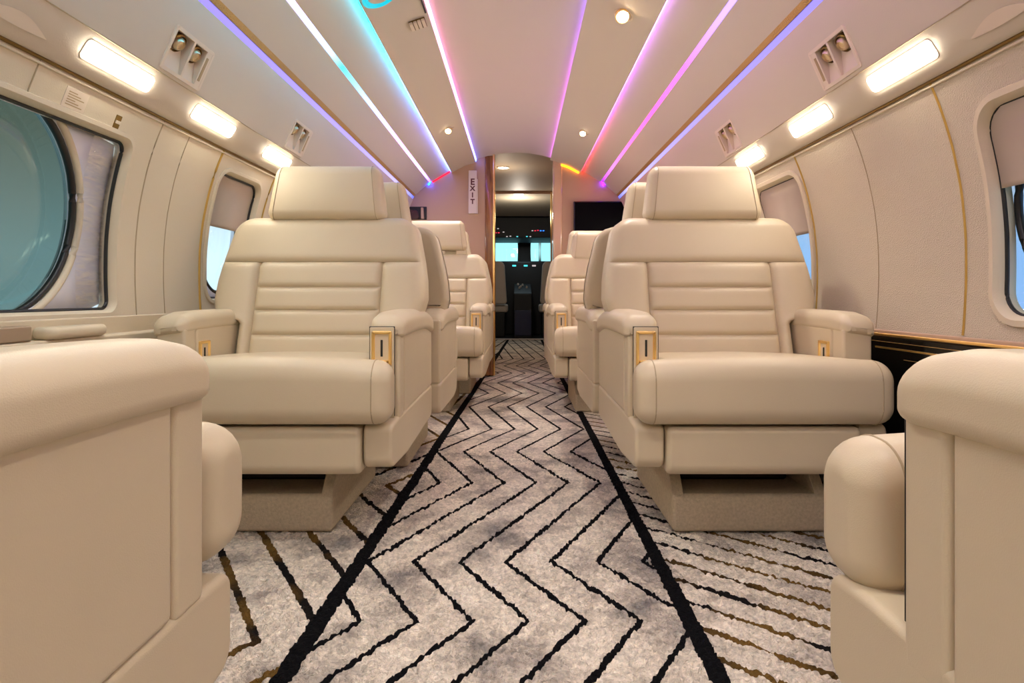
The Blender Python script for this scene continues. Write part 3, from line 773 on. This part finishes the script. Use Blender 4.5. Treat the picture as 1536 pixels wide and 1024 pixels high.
# placard and latch on the left wall panel
def on_wall(side, y, z, d=0):
    dz = .01; t = Vector((side*(smoothw(z+dz)-smoothw(z-dz)), 0, 2*dz)).normalized(); ey = Vector((0, 1, 0)); n = Vector((-side, 0, 0))
    n = (n-t*n.dot(t)).normalized()
    m = Matrix((ey, t, n)).transposed().to_4x4(); m.translation = Vector((CX+side*smoothw(z), y, z))+n*d; return m
m = on_wall(-1, 1.318, 1.042)
P = empty('placard', m.translation); tag(P, 'small printed placard on the wall above the large left window', 'placard')
mm2 = Matrix.Translation(-m.translation) @ m
b = box(-.033, .033, -.022, .022, -.001, .0012, .0005); b.transform(mm2); obj('card', b, PLAST, P)
for i in range(6):
    b = box(-.024, .012+.012*((i*7) % 3-1), .012-i*.0055, .0142-i*.0055, .001, .0016, 0); b.transform(mm2); obj('text_line', b, TANINK, P, wn=False)
m = on_wall(-1, 1.46, 1.035)
P = empty('wall_latch', m.translation); tag(P, 'small dark brass latch on the wall above the large left window', 'latch')
mm2 = Matrix.Translation(-m.translation) @ m
b = box(-.010, .010, -.017, .017, -.001, .0015, .0008); b.transform(mm2); obj('plate', b, RIMB, P)
b = box(-.008, .008, -.004, .004, .001, .004, .001); b.transform(mm2); obj('catch', b, PLAST, P)

# ------------------------------------------------------------------ seats
AI, AO = .236, .311                 # armrest inner and outer faces
def yb(z): return .268+.30*(z-.43)  # front plane of the backrest
def hw(z):
    pts = [(.40, .232), (.535, .233), (.562, .312), (.60, .321), (.66, .318), (.72, .309), (.80, .292), (.855, .280)]
    if z <= pts[0][0]: return pts[0][1]
    for (a, wa), (b, wb) in zip(pts, pts[1:]):
        if z <= b:
            t = (z-a)/(b-a); return wa+(wb-wa)*t
    return pts[-1][1]
ZT = .862
def hwr(z):
    """Outline with rounded shoulders."""
    r = .05; w = hw(min(z, .855))
    if z > ZT-r:
        d = z-(ZT-r); w -= r-math.sqrt(max(0, r*r-d*d))
    return w
SEAM, VX = .718, .190
CREASES = (.640, .570, .497)
def groove(d, w, dep): d = abs(d); return dep*(1-d/w)**2 if d < w else 0
def face_h(x, z):
    w = hwr(z); e = max(0, w-abs(x)); et = max(0, ZT-z); rr = .034
    f = lambda d: math.sqrt(max(0, 1-(1-min(d/rr, 1))**2))
    h = .034*f(e)*f(et)
    h -= groove(z-SEAM, .020, .013)*min(1, e/.02)
    if z < SEAM:
        h -= groove(abs(x)-VX, .018, .014)
        if abs(x) < VX:
            for c in CREASES: h -= groove(z-c, .016, .011)*min(1, (VX-abs(x))/.012)
            h += .008*(1-(x/VX)**2)
        else:
            h += .010*math.sin(PI*min(1, (abs(x)-VX)/max(.03, w-VX)))
    return max(h, -.004)
def patch(x0f, x1f, z0, z1, nx, nz):
    rows = []
    zs = sorted(set([z0+(z1-z0)*i/nz for i in range(nz+1)] + [c+o for c in CREASES+(SEAM,) for o in (-.012, -.006, -.002, 0, .002, .006, .012) if z0 < c+o < z1] + [ZT-d for d in (.0, .0005, .002, .005, .01, .018, .026) if z0 < ZT-d < z1]))
    for z in zs:
        a, b = x0f(z), x1f(z); row = []
        for i in range(nx+1):
            t = i/nx; t = (1-math.cos(PI*t))/2
            x = a+(b-a)*t; row.append((x, yb(z)-face_h(x, z), z))
        rows.append(row)
    return strip(rows)

def build_seat(aisle):
    """aisle: +1 when the aisle is at the seat's +x side."""
    S = empty('club_seat', (0, 0, 0))
    # --- plinth under the seat
    bx = -.07 if aisle > 0 else .01
    side = lambda a, b: prism(rpoly([(.026, .085, .003), (.49, .085, .003), (.49, .204, .004), (.115, .204, .006), (.026, .099, .003)]), 'x', bx+a, bx+b, .003)
    base = merge(box(bx-.20, bx+.20, .02, .50, .001, .100, .012), side(-.1995, -.170), side(.170, .1995))
    obj('base', base, SUEDE, S)
    obj('swivel_mechanism', merge(box(bx-.15, bx+.15, .14, .42, .10, .19, .01), box(-.23, .23, .06, .50, .19, .215, .005), box(-.02, .01, .09, .11, .17, .20, .004)), DARK, S)
    # --- front skirt and side rails
    obj('front_skirt', prism(dense(rpoly([(-.098, .180, .028), (.0, .180, .01), (.0, .297, .01), (-.098, .297, .014)]), .03), 'x', -.232, .232, .012), LEATHER, S)
    for s in (-1, 1):
        pr = rpoly([(.55, .200, .03), (.55, .308, .012), (.0, .308, .02), (-.078, .297, .02), (-.078, .192, .03), (.10, .186, .02)])
        b = prism(pr, 'x', min(s*.2345, s*.312), max(s*.2345, s*.312), .010)
        def rd(c, s=s):
            # front outer corner wraps round
            d = max(0, .03-c.y)
            return (c.x-s*.06*d*(abs(c.x)-.2345)/.0775, c.y, c.z)
        for v in b.verts: v.co = Vector(rd(v.co))
        obj('side_rail', b, LEATHER, S)
    # --- cushion
    pr = dense(rpoly([(-.118, .303, .045), (.27, .303, .02), (.27, .440, .03), (-.118, .455, .062)], 9), .03)
    def crown(c):
        k = .012*(1-min(1, abs(c.x)/.30)**2)*max(0, min(1, (c.z-.37)/.06))
        return (c.x, c.y, c.z+k-.004*max(0, c.y/.27))
    rear = prism(pr, 'x', -.2335, .2335, .012, 4, 14, crown)
    fr = dense(rpoly([(-.126, .303, .045), (-.022, .303, .042), (-.022, .4515, .042), (-.126, .456, .060)], 9), .02)
    front = prism(fr, 'x', -.307, .307, .037, 7, 18, crown)
    cu = obj('seat_cushion', merge(rear, front), LEATHER, S, 60)
    pr = fr
    for s in (-1, 1):
        ring = [Vector(crown(Vector((s*.266, p.x, p.y)))) for p in pr if p.x < -.024]
        ring = [p for p in ring]
        ring.sort(key=lambda p: math.atan2(p.z-.37, -(p.y+.02)))
        obj('piping', tube(ring, .0014, 6), PIPE, cu, wn=False)
    # --- armrests
    for s in (-1, 1):
        a, b = (AI, AO) if s > 0 else (-AO, -AI)
        body = merge(box(a, b, .050, .548, .306, .53, .008), box(a, b, -.006, .048, .300, .53, .008))
        ar = obj('armrest', body, LEATHER, S)
        o0, o1 = (a-.002, b+.011) if s > 0 else (a-.011, b+.002)
        zi, zo = .518, .502
        z0, z1 = (zi, zo) if s > 0 else (zo, zi)
        def droop(c):
            q = max(0, (c.y-.36)/.18)
            d = max(0, (.058-c.y)/.07)
            return (c.x, c.y, c.z-.022*q*q-.016*d*d*max(0, (c.z-.50)/.07)+.004*math.sin(PI*min(1, max(0, c.y/.5))))
        cap = prism(rpoly([(o0, z0, .016), (o1, z1, .016), (o1, .570, .034), (o0, .570, .034)], 9), 'y', -.016, .544, .030, 8, 14, droop)
        obj('armrest_pad', cap, LEATHER, ar, 60)
        f0, f1 = (a+.001, b-.012) if s > 0 else (a+.012, b-.001)
        if s == aisle:
            # gold control box on the front face
            c = (f0+f1)/2
            obj('front_plate', box(f0, f1, -.021, -.003, .300, .534, .003), LEATHER, ar)
            obj('shadow_gap', box(f0-.0013, f1+.0013, -.0195, -.0170, .31, .5355, .0008), DARK, ar)  # thin dark box stands in for the shade round the plate
            fr = rpoly([(c-.025, .436, .004), (c+.025, .436, .004), (c+.025, .524, .004), (c-.025, .524, .004)], 3)
            rows = []
            for ins, y in ((0, -.019), (.0005, -.027), (.002, -.028), (.0065, -.028), (.0085, -.0215)):
                rows.append([(p.x, y, p.y) for p in inset(fr, ins)])
            lip = prism(rpoly([(c-.020, -.022, .002), (c-.015, -.039, .006), (c+.015, -.039, .006), (c+.020, -.022, .002)]), 'z', .445, .451, .002)
            obj('control_bezel', merge(strip(rows, True), lip), GOLD, ar)
            obj('control_plate', box(c-.018, c+.018, -.0235, -.0205, .443, .517, .001), PLATE, ar)
            obj('lever_slot', box(c-.0028, c+.0028, -.0250, -.0230, .460, .502, .002), DARK, ar)
        else:
            xi = a if s > 0 else b; e = -s
            fr = rpoly([(.06, .434, .003), (.112, .434, .003), (.112, .492, .003), (.06, .492, .003)], 3)
            rows = []
            for ins, d in ((0, -.001), (.0005, .004), (.0015, .006), (.0065, .006), (.0085, .0015)):
                rows.append([(xi+e*d, p.x, p.y) for p in inset(fr, ins)])
            obj('control_bezel', strip(rows, True), GOLD, ar)
            obj('control_plate', box(min(xi, xi+e*.002), max(xi, xi+e*.002), .066, .106, .440, .486, .0005), PLATE, ar)
            obj('lever_slot', box(min(xi+e*.0015, xi+e*.004), max(xi+e*.0015, xi+e*.004), .083, .089, .448, .474, .001), DARK, ar)
    # --- backrest
    oz = [.40+(ZT-.40)*i/60 for i in range(61)]
    outl = [Vector((hwr(z), z)) for z in oz]+[Vector((-hwr(z), z)) for z in reversed(oz)]
    outl = dense(outl, .025)
    sh = prism(outl, 'y', 0, .115, .022, 5, 2, lambda c: (c.x, c.y*(1-.25*max(0, (c.z-.6)/.26))+yb(c.z)+.002, c.z))
    bk = obj('backrest', sh, LEATHER, S)
    bot = .405
    L1 = lambda z: -hwr(z); R1 = lambda z: hwr(z); A = lambda z: -VX; B = lambda z: VX
    obj('shoulder_panel', patch(L1, R1, SEAM, ZT, 44, 16), LEATHER, bk, 60, False)
    obj('quilted_panel', patch(A, B, bot, SEAM, 26, 40), LEATHER, bk, 60, False)
    obj('side_bolster', patch(L1, A, bot, SEAM, 16, 40), LEATHER, bk, 60, False)
    obj('side_bolster', patch(B, R1, bot, SEAM, 16, 40), LEATHER, bk, 60, False)
    # --- headrest
    hp = dense(rpoly([(-.05, 0, .030), (.055, 0, .030), (.045, .178, .035), (-.040, .178, .035)], 8), .03)
    def hd(c):
        t = c.z/.178; x = c.x*(1.0-.13*t)
        y = c.y-.012*(1-(c.x/.19)**2)*math.sin(PI*max(0, min(1, t)))*(1 if c.y < 0 else 0)
        return (x, y+.40+.10*c.z, c.z+.853)
    hr = obj('headrest', prism(hp, 'x', -.188, .188, .030, 6, 10, hd), LEATHER, S, 60)
    for s in (-1, 1):
        obj('piping', tube([Vector(hd(Vector((s*.163, p.x, p.y)))) for p in hp], .0013, 6, True), PIPE, hr, wn=False)
    obj('headrest_post', merge(box(-.12, -.05, .41, .43, .80, .87, .004), box(.05, .12, .41, .43, .80, .87, .004)), LEATHER, S)
    return S

A = build_seat(1); B = build_seat(-1)
SEATS = [
    (A, -.612, 1.530, 0, 'cream leather club seat facing the camera left of the aisle, nearer row', 0),
    (B, .588, 1.530, 0, 'cream leather club seat facing the camera right of the aisle, nearer row', 0),
    (B, -.634, .612, PI, 'cream club seat cut off by the lower left corner, seen from its armrest side', 0),
    (A, .634, .500, PI, 'cream club seat cut off by the lower right corner, seen from its armrest side', 0),
    (B, -.585, 2.640, PI, 'cream club seat back to back behind the nearer left seat', 0),
    (A, .570, 2.640, PI, 'cream club seat back to back behind the nearer right seat', 0),
    (A, -.490, 3.150, 0, 'cream club seat facing the camera left of the aisle, farther row', .03),
    (B, .490, 3.150, 0, 'cream club seat facing the camera right of the aisle, farther row, below the television', -.035),
    (B, -.490, 4.26, PI, 'cream club seat against the left bulkhead, behind the farther left seat', 0),
    (A, .490, 4.26, PI, 'cream club seat against the right bulkhead, behind the farther right seat', 0)]
used = set()
for P, x, y, rz, lab, dz in SEATS:
    if P.name in used: s = copy_tree(P, (x, y, 0), rz)
    else: s = P; used.add(P.name); s.location = (x, y, 0); s.rotation_euler = (0, 0, rz)
    tag(s, lab, 'seat', 'cream leather club seats')
    if dz:
        for c in s.children:
            if c.name.startswith('headrest'): c.location.z += dz
    if y < 1:                                     # the near pair's cushions ride a little higher
        for c in s.children:
            if c.name.startswith('seat_cushion'): c.location.z += .009
    if y == .5:                                   # its cushion is slid forward
        for c in s.children:
            if c.name.startswith(('seat_cushion', 'front_skirt', 'side_rail')): c.location.y -= .045 + (.016 if c.name.startswith('side_rail') else 0); c.location.z += .022 if c.name.startswith('side_rail') else 0

# ------------------------------------------------------------------ daylight and lamps
w = bpy.data.worlds.new('world'); bpy.context.scene.world = w; w.use_nodes = True
nt = w.node_tree; bg = nt.nodes['Background']
tc = nt.nodes.new('ShaderNodeTexCoord'); sp = nt.nodes.new('ShaderNodeSeparateXYZ'); nt.links.new(tc.outputs['Generated'], sp.inputs[0])
mr = nt.nodes.new('ShaderNodeMapRange'); mr.inputs[1].default_value = -.45; mr.inputs[2].default_value = .45; nt.links.new(sp.outputs['X'], mr.inputs[0])
r = nt.nodes.new('ShaderNodeValToRGB'); e = r.color_ramp.elements
e[0].position = 0; e[0].color = (.62, .80, .88, 1); e[1].position = 1; e[1].color = (.22, .40, .68, 1)
x = e.new(.5); x.color = (.55, 1.0, 1.0, 1)
nt.links.new(mr.outputs[0], r.inputs[0]); bg.inputs[1].default_value = .9
mz = nt.nodes.new('ShaderNodeMapRange'); mz.inputs[1].default_value = .06; mz.inputs[2].default_value = .22; nt.links.new(sp.outputs['Z'], mz.inputs[0])
mq = nt.nodes.new('ShaderNodeMix'); mq.data_type = 'RGBA'; mq.inputs[7].default_value = (.40, .40, .35, 1)
nt.links.new(mz.outputs[0], mq.inputs[0]); nt.links.new(r.outputs[0], mq.inputs[6]); nt.links.new(mq.outputs[2], bg.inputs[0])

def area(name, loc, size, energy, col, rot=(0, 0, 0), sy=None):
    ld = bpy.data.lights.new(name, 'AREA'); ld.energy = energy; ld.color = col; ld.size = size
    if sy: ld.shape = 'RECTANGLE'; ld.size_y = sy
    o = bpy.data.objects.new(name, ld); C.objects.link(o); o.location = loc; o.rotation_euler = rot; return o
# fill light added behind the camera, with no lamp fitting of its own
area('aft_fill_light', (CX, -.75, H+1.04), .5, 8, (1, .97, .88), (0, 0, 0), 1.2)
area('cockpit_fill_light', (.05, 9.1, 1.44), .3, 1.2, (.7, .9, 1))  # unseen area light added to brighten the cockpit
def bulb(name, loc, e, col):
    ld = bpy.data.lights.new(name, 'POINT'); ld.energy = e; ld.color = col; ld.shadow_soft_size = .04
    o = bpy.data.objects.new(name, ld); C.objects.link(o); o.location = loc
bulb('passage_lamp', (-.14, 5.35, H+.98), 1.4, (1, .80, .60)); bulb('vestibule_lamp', (0, 7.0, H+.95), 7, (1, .88, .74))

# ------------------------------------------------------------------ camera
cam = bpy.data.cameras.new('camera'); co_ = bpy.data.objects.new('camera', cam); C.objects.link(co_)
co_.location = (0, 0, H); co_.rotation_euler = (PI/2, 0, 0)
cam.sensor_width = 36; cam.lens = 900/1536*36
cam.shift_x = -(778-768)/1536; cam.shift_y = -(512-445)/1536
cam.clip_start = .02
sc = bpy.context.scene; sc.camera = co_
sc.view_settings.view_transform = 'Standard'; sc.view_settings.look = 'None'; sc.view_settings.gamma = 1
sc.view_settings.use_curve_mapping = False; sc.view_settings.exposure = 0.70
sc.cycles.use_denoising = True
sc.cycles.max_bounces = 10; sc.cycles.diffuse_bounces = 6; sc.cycles.transparent_max_bounces = 12
